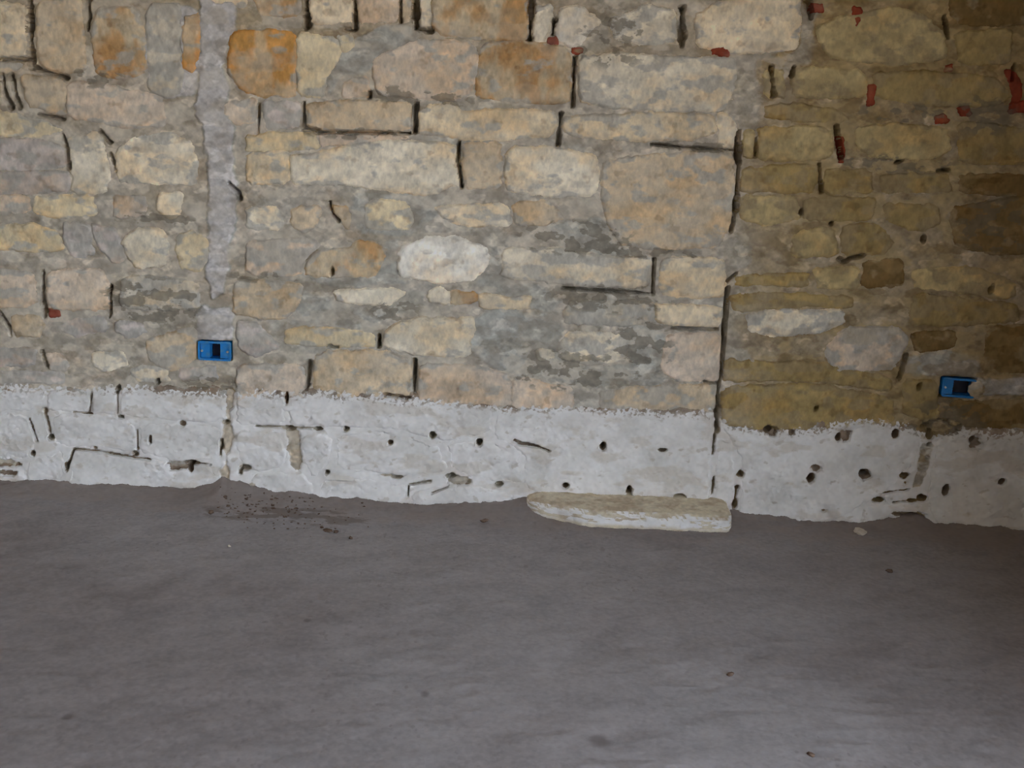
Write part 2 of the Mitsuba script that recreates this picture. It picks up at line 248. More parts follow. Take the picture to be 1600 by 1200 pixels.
STONES = """
0 30 10|-60,2 36,6 42,45 38,88 -60,92
3 20 12|58,6 122,-4 129,50 134,112 82,114 60,98
6 45 9|150,12 214,12 226,60 229,112 190,126 152,116 142,60
13 85 5|228,8 284,6 286,140 262,152 232,142
5 15 9|288,28 313,18 312,78 301,112 286,104
3 40 8|-60,98 36,99 22,110 4,116 -60,116
3 25 9|34,118 98,124 104,180 50,168 38,146
4 35 9|106,128 176,134 252,150 258,200 180,196 108,182
12 45 6|-60,170 20,178 72,188 100,204 60,214 -60,210
7 45 7|-60,216 62,218 98,232 104,262 40,266 -60,262
1 35 9|106,212 156,208 162,240 171,272 164,300 114,302 110,260
1 50 9|184,232 214,210 270,210 300,226 310,258 304,286 186,286 180,256
7 40 7|-60,272 104,268 108,298 46,302 -60,304
4 35 7|-60,306 44,306 48,332 -60,336
12 35 7|52,308 144,306 150,335 102,341 54,332
4 45 6|176,308 224,306 228,338 180,340
1 25 8|246,304 284,302 282,332 263,343 246,330
12 40 8|-60,350 60,352 90,365 96,390 60,394 -60,386
7 80 5|100,346 140,350 150,398 114,404 98,372
7 50 7|142,352 174,352 200,400 180,412 152,386
1 15 12|190,377 214,357 254,357 263,385 256,415 216,419 196,396
12 35 9|278,366 300,361 325,379 325,405 310,426 281,414 275,390
4 40 7|-60,416 54,427 60,478 -60,486
4 15 12|74,430 100,422 160,423 168,440 169,474 162,483 86,483 74,470
13 60 10|190,434 240,432 309,442 310,484 190,482
3 20 10|19,493 60,493 68,510 61,525 26,525 17,512
7 75 5|86,512 120,496 160,493 170,514 120,526
3 45 7|230,532 262,520 306,512 310,556 270,582 230,562
7 70 5|182,502 220,505 230,520 200,528 181,517
1 25 8|142,554 190,549 202,570 172,581 147,572
4 40 8|72,553 92,553 106,570 100,580 78,577
7 55 6|-60,542 56,546 52,572 -60,572
7 60 6|-60,578 100,582 98,600 -60,600
1 45 6|202,578 226,572 260,577 264,596 216,596
7 45 6|276,577 334,572 340,592 282,594
6 35 11|396,-40 470,-40 469,18 455,25 402,23
0 30 9|318,-40 388,-40 385,8 330,6
0 20 12|485,2 492,-40 550,-40 550,10 550,36 487,36
4 15 12|560,-40 623,-40 621,33 559,34
3 20 8|629,-40 640,-40 638,32 629,33
1 20 9|656,-40 673,-40 671,40 658,42
6 20 13|677,-40 824,-40 824,20 821,66 782,63 678,52
5 12 11|362,52 400,47 461,50 462,150 440,152 380,143 356,112
12 30 10|464,52 526,61 532,82 515,120 504,151 466,151
12 20 8|527,56 550,54 556,74 536,86
4 35 8|537,126 574,119 577,149 536,153
4 40 11|584,93 622,73 656,63 700,63 739,66 748,100 736,140 720,155 656,151 592,149 583,126
6 35 11|756,66 820,63 888,76 893,120 890,160 820,161 746,153 744,110
3 35 9|480,162 560,157 640,162 645,176 640,204 560,207 482,202
7 65 6|412,157 470,162 470,198 414,202
4 50 7|346,160 400,155 401,190 366,195 348,180
0 25 11|656,178 670,166 710,162 722,175 800,171 864,173 870,195 858,211 820,215 760,219 700,213 656,206
12 20 9|384,216 410,208 494,208 498,232 440,233 386,236
4 20 7|500,210 600,211 640,212 600,220 520,226 502,230
0 35 10|386,239 450,236 451,286 386,287
1 20 13|455,246 500,238 594,221 710,226 714,252 716,285 682,301 640,303 560,291 500,286 456,286
3 30 9|724,224 780,223 784,260 781,292 732,296 724,262
1 30 12|792,240 806,231 870,231 930,241 935,265 929,304 870,307 796,299 789,270
1 10 9|838,12 862,9 860,45 845,69 833,60
2 5 14|870,36 881,13 905,9 929,26 936,36 917,50 909,69 890,73 873,60
1 55 10|952,32 985,21 1010,6 1030,11 1054,17 1057,62 1010,70 962,62
0 25 11|1086,27 1120,6 1180,-8 1248,-20 1251,40 1244,76 1200,82 1150,81 1092,73
1 55 12|905,92 960,84 1080,90 1149,90 1152,110 1144,150 1130,172 1060,175 1000,171 940,165 906,155
0 35 11|881,184 920,181 1030,176 1080,181 1114,182 1118,205 1080,218 1000,220 900,215 880,205
1 15 11|1123,176 1146,182 1150,200 1146,230 1123,232
8 25 8|1164,202 1178,202 1178,244 1160,244
3 45 11|944,252 1010,242 1100,237 1144,242 1147,300 1143,348 1120,385 1050,388 976,385 950,350 940,300
8 45 9|1277,42 1310,27 1400,12 1440,22 1474,52 1479,90 1400,100 1340,95 1300,90 1277,62
10 40 8|1488,-30 1650,-30 1650,38 1500,40 1484,20
9 40 8|1492,50 1580,46 1578,98 1500,100
8 35 8|1238,110 1260,106 1350,111 1355,149 1300,154 1240,150
9 35 10|1366,116 1420,111 1550,120 1584,149 1550,165 1450,165 1371,150
9 45 7|1196,166 1250,161 1310,174 1330,188 1250,190 1196,184
8 20 11|1186,198 1300,199 1300,244 1250,251 1186,247
8 35 10|1337,202 1400,192 1478,202 1484,235 1450,250 1360,245 1340,229
9 50 7|1498,190 1580,198 1650,205 1650,255 1500,255
8 30 7|1194,112 1224,108 1226,152 1196,150
9 55 7|1160,262 1272,256 1278,280 1268,300 1158,300
9 50 6|1288,262 1360,266 1364,300 1288,302
9 50 6|1376,272 1480,270 1490,300 1380,300
10 40 6|1498,270 1650,276 1650,306 1500,302
8 50 6|1158,306 1244,306 1250,340 1200,352 1156,340
9 50 6|1254,310 1368,308 1360,344 1256,345
8 35 8|1240,360 1304,356 1308,400 1237,400
9 60 5|1314,352 1370,352 1398,378 1380,398 1318,398
9 55 6|1382,320 1460,318 1470,348 1440,362 1386,345
10 35 9|1484,326 1590,308 1650,306 1650,385 1575,400 1492,384
8 55 6|1272,421 1338,416 1343,449 1277,454
10 25 6|1352,408 1409,406 1414,448 1348,448
9 35 7|1150,432 1262,427 1262,446 1150,446
8 60 6|1424,422 1520,417 1586,440 1586,468 1432,450
1 50 10|1168,492 1228,484 1316,486 1318,504 1280,520 1212,525 1170,516
9 60 7|1142,462 1260,458 1330,466 1330,480 1230,478 1164,488 1144,484
4 65 6|1322,512 1400,512 1418,530 1398,578 1302,580 1290,545
10 30 6|1426,521 1490,516 1494,544 1432,549
10 35 7|1542,510 1650,505 1650,578 1540,584
9 55 6|1430,456 1536,470 1590,476 1590,502 1500,508 1420,508
1 30 9|682,326 735,319 790,320 800,352 720,351 692,340
3 30 8|802,318 855,312 879,338 856,352 806,352
12 35 9|570,322 586,311 638,316 646,345 638,358 576,358 569,340
3 25 8|456,326 476,321 500,323 497,350 476,362 456,355
6 15 8|516,321 544,323 551,340 544,360 529,345
1 45 6|386,326 430,321 445,345 430,359 386,355
6 45 9|490,396 546,386 560,376 590,381 606,391 600,410 589,430 476,432 480,411
4 70 6|386,379 480,371 500,383 476,400 470,430 386,428
2 8 15|625,396 635,383 670,371 715,371 759,386 766,405 754,425 738,437 700,440 680,442 630,432 622,415
1 12 11|521,456 546,451 620,451 634,458 610,475 580,477 541,472 526,468
1 15 10|669,456 690,451 704,460 700,475 671,472
6 10 9|707,456 744,459 744,472 707,475
0 20 9|748,461 829,463 827,482 750,480
3 45 10|366,437 440,441 474,446 469,470 450,495 410,498 366,490
12 40 9|446,516 510,511 584,523 588,540 520,542 446,535
1 15 14|601,522 616,507 650,497 738,499 744,511 734,530 734,555 652,555 602,541
4 35 10|370,571 474,569 476,640 372,640
3 25 12|492,556 520,549 600,549 640,561 643,576 638,622 490,618
4 30 11|656,571 720,569 790,583 800,601 796,634 652,630
7 70 6|370,502 400,506 438,540 400,559 372,545
1 55 11|786,391 800,386 880,391 955,403 1014,402 1016,425 1008,448 930,447 850,440 787,432 785,410
0 25 11|1032,411 1046,402 1128,404 1133,430 1130,462 1080,464 1032,460
0 20 11|1026,476 1129,479 1130,500 1120,510 1060,510 1026,500
13 75 9|881,490 896,470 1020,472 1021,505 960,508 882,505
1 60 9|871,546 890,517 980,522 985,540 970,564 910,568 881,560
4 20 12|1041,527 1060,520 1126,524 1123,560 1120,594 1060,595 1034,580 1037,545
1 25 8|836,546 864,546 869,560 841,565
4 30 8|801,592 830,592 860,601 894,606 894,642 801,638
3 55 9|936,611 960,606 1118,602 1118,642 938,640
9 50 9|1128,606 1270,601 1396,621 1400,665 1250,672 1130,664
9 60 6|1132,562 1280,566 1392,590 1392,612 1270,594 1132,596
9 50 6|1412,596 1462,592 1468,656 1412,652
10 50 6|1482,628 1600,624 1650,626 1650,672 1500,668
7 45 9|-60,604 70,611 68,640 -60,640
7 20 10|75,610 137,608 138,642 76,640
7 20 10|146,612 179,607 180,645 146,645
7 20 11|189,606 349,606 350,659 206,651 189,645
7 20 10|-60,648 42,648 56,690 48,716 -60,716
7 20 12|84,650 180,649 211,667 212,702 112,699 85,692
7 20 11|220,662 344,664 341,716 272,718 220,705
7 20 10|116,708 150,706 214,718 328,728 344,752 320,766 110,760 110,738
7 20 9|46,718 98,705 100,728 94,760 46,760
7 20 8|-60,722 36,728 42,765 -60,765
7 20 11|370,606 444,608 443,664 371,663
7 20 12|454,608 640,617 768,630 764,676 700,688 620,668 500,664 455,664
7 20 10|370,676 440,674 446,715 440,728 400,735 372,716
7 20 12|472,682 508,674 519,690 512,725 490,744 474,720
7 20 10|528,680 606,672 688,700 698,735 640,742 526,732
7 20 8|395,742 470,738 490,762 480,795 400,795
7 20 8|500,748 590,750 636,762 634,805 500,805
7 20 16|645,772 700,758 760,763 800,772 800,805 648,805
7 20 9|700,692 770,690 808,702 815,756 740,744 704,733
7 20 12|778,634 900,638 1112,640 1110,700 1106,800 900,800 820,758 820,706 774,684
7 20 10|1130,664 1330,656 1438,668 1434,720 1408,742 1378,770 1300,815 1156,815 1162,720
7 20 9|1121,680 1142,694 1148,745 1140,790 1119,800
7 20 10|1468,686 1500,668 1650,674 1650,850 1482,850 1452,800 1448,765
7 20 7|1382,774 1414,770 1408,784 1384,788
7 20 7|1350,792 1432,790 1440,830 1346,830
"""
BRICKS = """
11 10 8|1334,12 1345,14 1338,39 1328,37
11 10 8|1405,88 1418,92 1416,97 1404,95
11 10 8|1571,112 1580,110 1594,128 1592,160 1582,162 1584,140
11 10 8|1580,160 1602,160 1602,174 1580,174
11 10 7|1463,184 1476,182 1481,190 1464,193
11 10 7|1498,170 1512,168 1516,178 1500,180
11 10 8|1310,218 1316,216 1318,252 1312,252
11 10 7|1358,138 1366,134 1364,160 1356,162
11 10 7|1270,8 1284,9 1284,18 1272,18
11 10 7|1114,77 1134,75 1136,84 1116,84
11 10 6|893,74 910,75 908,82 894,81
11 10 6|858,60 868,60 868,68 858,68
11 10 6|78,484 90,485 92,493 80,494
11 10 6|1478,103 1486,101 1487,109 1479,109
11 10 6|1428,336 1442,334 1441,342 1429,342
"""
BOXES = [(336.5, 547.5), (1496, 605)]
BOXW, BOXH = .118, .068
box_at = [wallpt(px, py) for px, py in BOXES]

def disc(x, z, cx, cz, rx, rz, soft=.0016):
    return np.hypot((x - cx) / rx, (z - cz) / rz), min(rx, rz)

_hc = [(wallpt(h[0], h[1]), h[2] / PXM, h[3] / PXM, h[4] if len(h) > 4 else .13) for h in HOLES if h[2] > 1]
_sp = [(wallpt(s[0], s[1]), s[2] / PXM, s[3] / PXM) for s in SPALLS]
_cr = [(c[0] / PXM, max(c[1], .045), wallpt([p[0] for p in c[2:]], [p[1] for p in c[2:]])) for c in CRACKS]

def seg_dist(x, z, pts):
    d = np.full(x.shape, 9.0)
    for (ax, az), (bx, bz) in zip(pts[:-1], pts[1:]):
        ux, uz = bx - ax, bz - az
        t = np.clip(((x - ax) * ux + (z - az) * uz) / max(ux * ux + uz * uz, 1e-12), 0, 1)
        d = np.minimum(d, np.hypot(x - ax - t * ux, z - az - t * uz))
    return d

def ss(a, b, v):
    t = np.clip((v - a) / (b - a), 0, 1)
    return t * t * (3 - 2 * t)

def n3(x, z, s, seed=0, octv=3):
    return meshkit.fbm(np.stack([x * s, np.full_like(x, .37), z * s], -1), octv, seed)

def carve(x, z):
    """depth taken out of the wall at (x, z): drill holes, broken spots, cracks"""
    out = np.zeros_like(x)
    j = (n3(x, z, 90, 3, 2) - .5)
    def put(sel, val):
        out[sel] = np.maximum(out[sel], val)
    for (c, rx, rz, dep) in _hc:
        rx, rz = rx * .9, rz * .9
        sel = (abs(x - c[0]) < rx + .02) & (abs(z - c[1]) < rz + .02)
        if sel.any():
            q = np.hypot((x[sel] - c[0]) / rx, (z[sel] - c[1]) / rz) + j[sel] * .5
            m = min(rx, rz)
            put(sel, dep * ss(1 + .0022 / m, 1 - .0022 / m, q))
    for (c, rx, rz) in _sp:
        sel = (abs(x - c[0]) < rx * 1.6) & (abs(z - c[1]) < rz * 1.6)
        if sel.any():
            q = np.hypot((x[sel] - c[0]) / rx, (z[sel] - c[1]) / rz) + j[sel] * 1.1
            put(sel, .030 * ss(1.1, .8, q))
    for (hw, dep, pts) in _cr:
        lo, hi = pts.min(0) - .03, pts.max(0) + .03
        sel = (x > lo[0]) & (x < hi[0]) & (z > lo[1]) & (z < hi[1])
        if sel.any():
            d = seg_dist(x[sel], z[sel], pts) + j[sel] * hw * .8
            hw_ = hw * np.where(z[sel] < np.interp(x[sel], EDGE[:, 0], EDGE[:, 1]) - .01, .68, 1.0)
            w = hw_ * (.45 + .95 * ss(.3, .62, n3(x[sel], z[sel], 16, 8, 2))) * .9
            put(sel, dep * 1.35 * ss(.0018, -.0012, d - w))
    for c in box_at:
        sel = (abs(x - c[0]) < BOXW / 2 + .003) & (abs(z - c[1]) < BOXH / 2 + .003)
        out[sel] = .085
    return out

def parse(text):
    out = []
    for line in text.strip().splitlines():
        a, b = line.split('|')
        k, s, p = a.split()
        pts = np.array([[float(v) for v in q.split(',')] for q in b.split()])
        out.append((int(k), float(s) / 100, float(p) / 1000, wallpt(pts[:, 0], pts[:, 1])))
    return out

def chaikin(p, n=1, w=.11):
    for _ in range(n):
        q = np.roll(p, -1, 0)
        p = np.stack([p * (1 - w) + q * w, p * w + q * (1 - w)], 1).reshape(-1, 2)
    return p

def signed(x, z, poly):
    """distance inside the outline is positive"""
    d = seg_dist(x, z, np.vstack([poly, poly[:1]]))
    ins = np.zeros(x.shape, bool)
    for (ax, az), (bx, bz) in zip(poly, np.roll(poly, -1, 0)):
        c = (az > z) != (bz > z)
        with np.errstate(divide='ignore', invalid='ignore'):
            ins ^= c & (x < (bx - ax) * (z - az) / (bz - az) + ax)
    return np.where(ins, d, -d)

# mortar patches: cement share, brown share (+2 = not painted), raised (m), outline in pixels
PATCHES = [(2.0, .0, .010, [(312, -40), (368, -40), (365, 60), (352, 110), (362, 200), (372, 290), (372, 330), (360, 400), (352, 460), (330, 470), (322, 420), (326, 350), (322, 240), (305, 170), (312, 90)]),
           (2.0, .0, .006, [(305, 490), (318, 478), (362, 482), (366, 532), (308, 534)]),
           (1.0, .0, .008, [(735, 500), (770, 480), (850, 488), (872, 512), (850, 540), (835, 560), (800, 580), (770, 574), (735, 560)]),
           (.95, .15, .004, [(800, 500), (880, 508), (870, 545), (900, 572), (1030, 560), (1040, 600), (940, 606), (830, 590)]),
           (1.0, .05, .004, [(980, 510), (1038, 512), (1032, 585), (985, 570)]),
           (1.0, .1, .004, [(850, 350), (940, 340), (960, 385), (1020, 395), (940, 400), (880, 385)]),
           (.9, .0, .004, [(560, 300), (700, 300), (690, 330), (640, 370), (560, 365), (540, 330)]),
           (.9, .0, .004, [(600, 380), (625, 372), (622, 430), (640, 445), (520, 450), (480, 435), (590, 432)]),
           (.95, .1, .003, [(770, 380), (786, 390), (784, 435), (850, 445), (880, 470), (870, 488), (830, 484), (770, 455), (745, 442)]),
           (1.0, .25, .0, [(640, 455), (662, 455), (660, 485), (600, 500), (590, 490)]),
           (.8, .0, .004, [(472, 450), (520, 470), (600, 480), (590, 515), (500, 508), (450, 512)]),
           (.9, .0, .006, [(532, 88), (560, 50), (640, 36), (655, 60), (600, 85), (575, 116), (535, 124), (512, 152), (508, 120)]),
           (.7, .3, .004, [(1150, 85), (1184, 84), (1186, 180), (1180, 200), (1152, 200)]),
           (.7, .35, .002, [(1252, 5), (1275, 22), (1270, 80), (1265, 100), (1240, 104), (1222, 150), (1210, 150), (1225, 95), (1250, 80)]),
           (.8, .3, .0, [(930, -30), (1070, -30), (1070, 60), (1056, 70), (1056, 15), (1020, 2), (985, 18), (950, 30), (948, 75), (912, 78), (938, 40)]),
           (.8, .3, .005, [(1145, 362), (1170, 370), (1180, 410), (1150, 426), (1134, 400), (1128, 380)]),
           (.8, .35, .004, [(1128, 505), (1150, 520), (1200, 585), (1128, 592)]),
           (1.3, .25, .006, [(1420, 553), (1480, 549), (1535, 551), (1530, 588), (1470, 590), (1408, 586)]),
           (1.7, .08, .012, [(1518, 592), (1560, 590), (1700, 588), (1700, 624), (1600, 618), (1524, 618)]),
           (1.9, .05, .003, [(225, 8), (286, 8), (312, 20), (312, 150), (258, 152), (230, 140)]),
           (.2, 2.25, -.012, [(351, 606), (365, 606), (362, 690), (357, 752), (345, 745), (347, 700)]),
           (.2, 2.3, -.012, [(446, 672), (468, 672), (472, 720), (465, 740), (452, 730)]),
           (.8, 1.9, -.004, [(1440, 690), (1462, 690), (1440, 760), (1424, 762), (1434, 720)])]
PATCHES = [(a, b, c, wallpt([p[0] for p in q], [p[1] for p in q])) for a, b, c, q in PATCHES]

def grid(x0, x1, z0, z1, h):
    xs = np.linspace(x0, x1, max(3, int(round((x1 - x0) / h)) + 1)); zs = np.linspace(z0, z1, max(3, int(round((z1 - z0) / h)) + 1))
    X, Z = np.meshgrid(xs, zs)
    nx, nz = len(xs), len(zs)
    i = (np.arange(nz - 1)[:, None] * nx + np.arange(nx - 1)[None]).ravel()
    F = np.vstack([np.stack([i, i + 1, i + nx + 1], 1), np.stack([i, i + nx + 1, i + nx], 1)])
    return X.ravel(), Z.ravel(), F

def compact(v, f, *more):
    keep = np.unique(f)
    idx = np.full(len(v), -1); idx[keep] = np.arange(len(keep))
    return (v[keep], idx[f]) + tuple(m[keep] for m in more)

def skirted(v, f, uv, y):
    """adds side faces that run back into the wall from the open rim"""
    e = np.vstack([f[:, [0, 1]], f[:, [1, 2]], f[:, [2, 0]]])
    s = np.sort(e, 1)
    _, inv, cnt = np.unique(s[:, 0].astype(np.int64) * (len(v) + 1) + s[:, 1], return_inverse=True, return_counts=True)
    b = e[cnt[inv] == 1]
    rim = np.unique(b); idx = np.full(len(v), -1); idx[rim] = len(v) + np.arange(len(rim))
    back = v[rim].copy(); back[:, 1] = y
    f2 = np.vstack([f, np.stack([b[:, 1], b[:, 0], idx[b[:, 0]]], 1), np.stack([b[:, 1], idx[b[:, 0]], idx[b[:, 1]]], 1)])
    return np.vstack([v, back]), f2, np.vstack([uv, uv[rim]])

STONE_LIST = parse(STONES)
PAINT_FROM = next(i for i, l in enumerate(STONES.strip().splitlines()) if l.startswith('7 45 9|-60,604'))
# the courses go on a little way beyond the picture's edge
def filler(x0, x1, z0, z1):
    z = z0
    while z < z1 - .05:
        h = rng.uniform(.10, .17); x = x0 + rng.uniform(0, .08)
        while x < x1 - .06:
            w = rng.uniform(.14, .32)
            a, b, c, d = x, min(x + w, x1), z, min(z + h, z1)
            j = lambda: rng.uniform(-.008, .008)
            STONE_LIST.append((int(rng.choice([0, 3, 4, 9, 13])), rng.uniform(.2, .5), rng.uniform(.007, .011),
                               np.array([(a + j(), c + j()), (b + j(), c + j()), (b + j(), d + j()), (a + j(), d + j())])))
            x += w + .022
        z += h + .022
    return
n_traced = len(STONE_LIST)
XA, XB, ZTOP = -2.35, 2.07, 2.15
lt = wallpt(-60, 300)[0]; rt = wallpt(1655, 300)[0]
filler(XA, lt - .02, .05, 2.1); filler(rt + .02, XB, .05, 2.1)
filler(lt, rt, wallpt(800, -55)[1], 2.12)
BRICK_LIST = parse(BRICKS)

# bed of mortar: one relief, open under the stones
HM = .0042
mx, mz, mf = grid(XA, XB, -.06, ZTOP, HM)
cover = np.full(mx.shape, -1.0)
def stone_d(x, z, poly, seed):
    d = signed(x, z, poly)
    return d + .005 + (n3(x, z, 26, seed, 2) - .5) * .016 + (n3(x, z, 70, seed + 5, 3) - .5) * .015
for i, (k, s, pr, poly) in enumerate(STONE_LIST + BRICK_LIST):
    lo, hi = poly.min(0) - .02, poly.max(0) + .02
    sel = np.nonzero((mx > lo[0]) & (mx < hi[0]) & (mz > lo[1]) & (mz < hi[1]))[0]
    cover[sel] = np.maximum(cover[sel], stone_d(mx[sel], mz[sel], chaikin(poly), i))
xr = ss(*[wallpt(p, 400)[0] for p in (1120, 1200)], mx + (n3(mx, mz, 6, 11) - .5) * .15)
xl = 1 - ss(*[wallpt(p, 400)[0] for p in (330, 420)], mx)
mu = .55 + (n3(mx, mz, 5, 21) - .5) * .9 - .15 * xl - .1 * xr
mv = np.clip(.10 + .06 * xl + .62 * xr + (n3(mx, mz, 6, 31) - .5) * .5 + .35 * ss(1.35, 1.75, mz), 0, 1)
raise_ = np.zeros_like(mx)
for (a, b, c, poly) in PATCHES:
    lo, hi = poly.min(0) - .03, poly.max(0) + .03
    sel = np.nonzero((mx > lo[0]) & (mx < hi[0]) & (mz > lo[1]) & (mz < hi[1]))[0]
    x, z = mx[sel], mz[sel]
    d = signed(x, z, chaikin(poly, 2)) + (n3(x, z, 14, 41) - .5) * .05 + (n3(x, z, 60, 42) - .5) * .02
    w = ss(-.006, .008, d)
    mu[sel] = mu[sel] * (1 - w) + a * w; mv[sel] = mv[sel] * (1 - w) + b * w; raise_[sel] = raise_[sel] * (1 - w) + c * w
mh = (n3(mx, mz, 9, 51, 3) - .5) * .012 + (n3(mx, mz, 45, 52, 3) - .5) * .007 + (n3(mx, mz, 140, 53, 2) - .5) * .002 - .002 + raise_
inside = cover > .013
mh = np.where(inside, mh - .02, mh)
mh = mh + .004 * ss(.02, -.02, mz - np.interp(mx, EDGE[:, 0], EDGE[:, 1])) - carve(mx, mz)
keep = ~(cover[mf] > .019).all(1)
mv_ = np.stack([mx, -mh, mz], -1)
v, f, uv = compact(mv_, mf[keep], np.stack([mu, mv], -1))
# the wall's body behind the facing and around it
core = trimesh.util.concatenate([box((XL, .19, -.1), (XR, .6, ZC)), box((XL, .004, ZTOP), (XR, .3, ZC)), box((XL, .004, -.1), (XA, .3, ZTOP))] + ([box((XB, .004, -.1), (XR, .3, ZTOP))] if XR > XB else []) + [])
cu = np.tile([[.4, .3]], (len(core.vertices), 1))
vv = np.vstack([v, core.vertices]); ff = np.vstack([f, core.faces + len(v)]); uu = np.vstack([uv, cu])
scene['wall_back'] = mikit.ply((vv, ff), 'mat_mortar', smooth=True, uv=uu)
labels['wall_back'] = {'kind': 'structure', 'label': 'old rubble stone wall with grey mortar joints and a white brushed band along its foot'}

def stone_mesh(k, s, pr, poly, seed, h, painted, bevel):
    if painted: pr *= .62
    else: pr *= .8
    poly = chaikin(poly)
    lo, hi = poly.min(0) - .012, poly.max(0) + .012
    x, z, f = grid(lo[0], hi[0], lo[1], hi[1], h)
    d = stone_d(x, z, poly, seed)
    t = np.clip((d + .004) / bevel, 0, 1)
    rise = np.sqrt(np.maximum(1 - (1 - t) ** 2, 0))
    a, b = rng.uniform(-.02, .02, 2)
    c = (lo + hi) / 2
    hgt = -.016 + (.016 + pr) * rise + (x - c[0]) * a + (z - c[1]) * b
    amp = 1.9 if painted else 1.25
    hgt += ((n3(x, z, 13, seed + 70, 3) - .5) * .013 * amp + (n3(x, z, 42, seed + 90, 3) - .5) * .007 * amp + (n3(x, z, 120, seed + 91, 2) - .5) * .0025) * rise
    hgt -= carve(x, z)
    br = rng.uniform(.45, .85)
    rim = (1 - ss(.0, .030, d)) * (.2 + .9 * n3(x, z, 8, seed + 40, 2)) * (0 if k == 11 else .40)
    uv = np.stack([np.full_like(x, (k + br) / 16), np.clip(s + rim, 0, 1)], -1)
    keep = (d[f] > -.005).any(1)
    v, f, uv = compact(np.stack([x, -hgt, z], -1), f[keep], uv)
    return skirted(v, f, uv, .095)

for i, (k, s, pr, poly) in enumerate(STONE_LIST):
    painted = PAINT_FROM <= i < n_traced
    size = np.ptp(poly, 0).min()
    if painted: k = 14
    v, f, uv = stone_mesh(k, s, pr, poly, i, .0032 if painted else .0048, painted, min(.016, size * .28))
    key = key_for('wall_back__painted_stone' if painted else 'wall_back__stone')
    scene[key] = mikit.ply((v, f), 'mat_stone', smooth=True, uv=uv)
    if k == 5: labels[key] = {'label': 'rust orange stone'}
    if k == 2: labels[key] = {'label': 'chalk white rounded stone'}
for i, (k, s, pr, poly) in enumerate(BRICK_LIST):
    v, f, uv = stone_mesh(k, s, pr, poly, 900 + i, .003, False, .006)
    scene[key_for('wall_back__brick_fragment')] = mikit.ply((v, f), 'mat_stone', smooth=True, uv=uv)

# ------------------------------------------------------------------ floor: rough screed that rises a little against the wall
FOOT_PX = [(-300, 742), (0, 749), (100, 752), (200, 757), (300, 761), (335, 755), (350, 746), (375, 752), (410, 763), (500, 773), (560, 780), (640, 785), (700, 785), (760, 782), (830, 778),
           (900, 795), (1000, 800), (1100, 800), (1140, 795), (1165, 800), (1250, 810), (1330, 813), (1400, 808), (1430, 803), (1465, 818), (1600, 827), (1900, 843)]
FOOT = wallpt([p[0] for p in FOOT_PX], [p[1] for p in FOOT_PX])
def floor_z(x, y):
    zf = np.interp(x, FOOT[:, 0], FOOT[:, 1])
    near = np.exp(-np.maximum(-y, 0) / .10)
    rough_ = (n3(x, y, 3, 61, 3) - .5) * .014 + (n3(x, y, 28, 62, 3) - .5) * .0045 * (1 + 3 * np.exp(-np.maximum(-y, 0) / .2))
    ruts = (n3(x * .8 + y * .25, y * 3.0, 9, 63, 3) - .5) * .006
    zf = zf + (n3(x, y * 0, 16, 64, 3) - .5) * .026 + (n3(x, y, 70, 65, 2) - .5) * .016
    return zf * near + (rough_ + ruts) * (1 - .5 * near) - .004 * (1 - near)
fx, fy, ff = grid(-2.6, 2.07, -2.7, .03, .0085)
fz = floor_z(fx, fy)
edge = np.minimum.reduce([fx + 2.6, fy + 2.7]); fz = np.where(edge < .03, -.03, fz)
slab = box((XL - TH, YR - TH, -.3), (XR + TH, .6, -.02))
scene['floor'] = mikit.ply((np.vstack([np.stack([fx, fy, fz], -1), slab.vertices]), np.vstack([ff, slab.faces + len(fx)])), 'mat_floor', smooth=True)
labels['floor'] = {'kind': 'structure', 'label': 'dusty grey concrete floor with earth along the foot of the wall'}
def fz1(x, y): return float(floor_z(np.array([x]), np.array([y]))[0])

# ------------------------------------------------------------------ the footing stone that sticks out of the wall's foot
def ledge():
    xa, za = wallpt(822, 775); xb, zb = wallpt(1136, 800)
    n, m = 150, 34
    prof = np.array([(.06, .073), (-.06, .071), (-.145, .067), (-.172, .060), (-.184, .042), (-.188, .0), (-.188, -.05)])
    t = np.r_[0, np.cumsum(np.hypot(*np.diff(prof, axis=0).T))]
    q = np.linspace(0, t[-1], m)
    py, pz = np.interp(q, t, prof[:, 0]), np.interp(q, t, prof[:, 1])
    X = np.linspace(xa, xb, n)
    V = np.zeros((n, m, 3))
    for i, x in enumerate(X):
        s = (x - xa) / (xb - xa)
        end = min(1, math.sqrt(max(1e-4, 1 - (1 - min(s / .10, 1)) ** 2))) * min(1, math.sqrt(max(1e-4, 1 - (1 - min((1 - s) / .045, 1)) ** 2)))
        V[i, :, 0] = x; V[i, :, 1] = np.where(py < 0, py * (.50 + .50 * min(s / .3, 1)) * (.3 + .7 * end), py); V[i, :, 2] = np.where(pz > 0, pz * (1.0 - .12 * (1 - s)) * (.4 + .6 * end), pz)
    P = V.reshape(-1, 3)
    nn = meshkit.fbm(P * 22, 3, 77) - .5; n2 = meshkit.fbm(P * 70, 2, 78) - .5
    P[:, 1] -= nn * .022 + n2 * .006; P[:, 2] += (nn * .012 + n2 * .005) * (P[:, 2] > 0)
    i = (np.arange(n - 1)[:, None] * m + np.arange(m - 1)[None]).ravel()
    F = np.vstack([np.stack([i, i + 1, i + m + 1], 1), np.stack([i, i + m + 1, i + m], 1)])
    # end caps as fans
    V2 = [P]; F2 = [F]
    for k, row in enumerate((0, n - 1)):
        ids = row * m + np.arange(m); c = len(P) + k
        V2.append(P[ids].mean(0)[None] + [[0, 0, -.01]])
        fan = np.stack([np.full(m - 1, c), ids[:-1], ids[1:]], 1)
        F2.append(fan)
    return np.vstack(V2), np.vstack(F2)
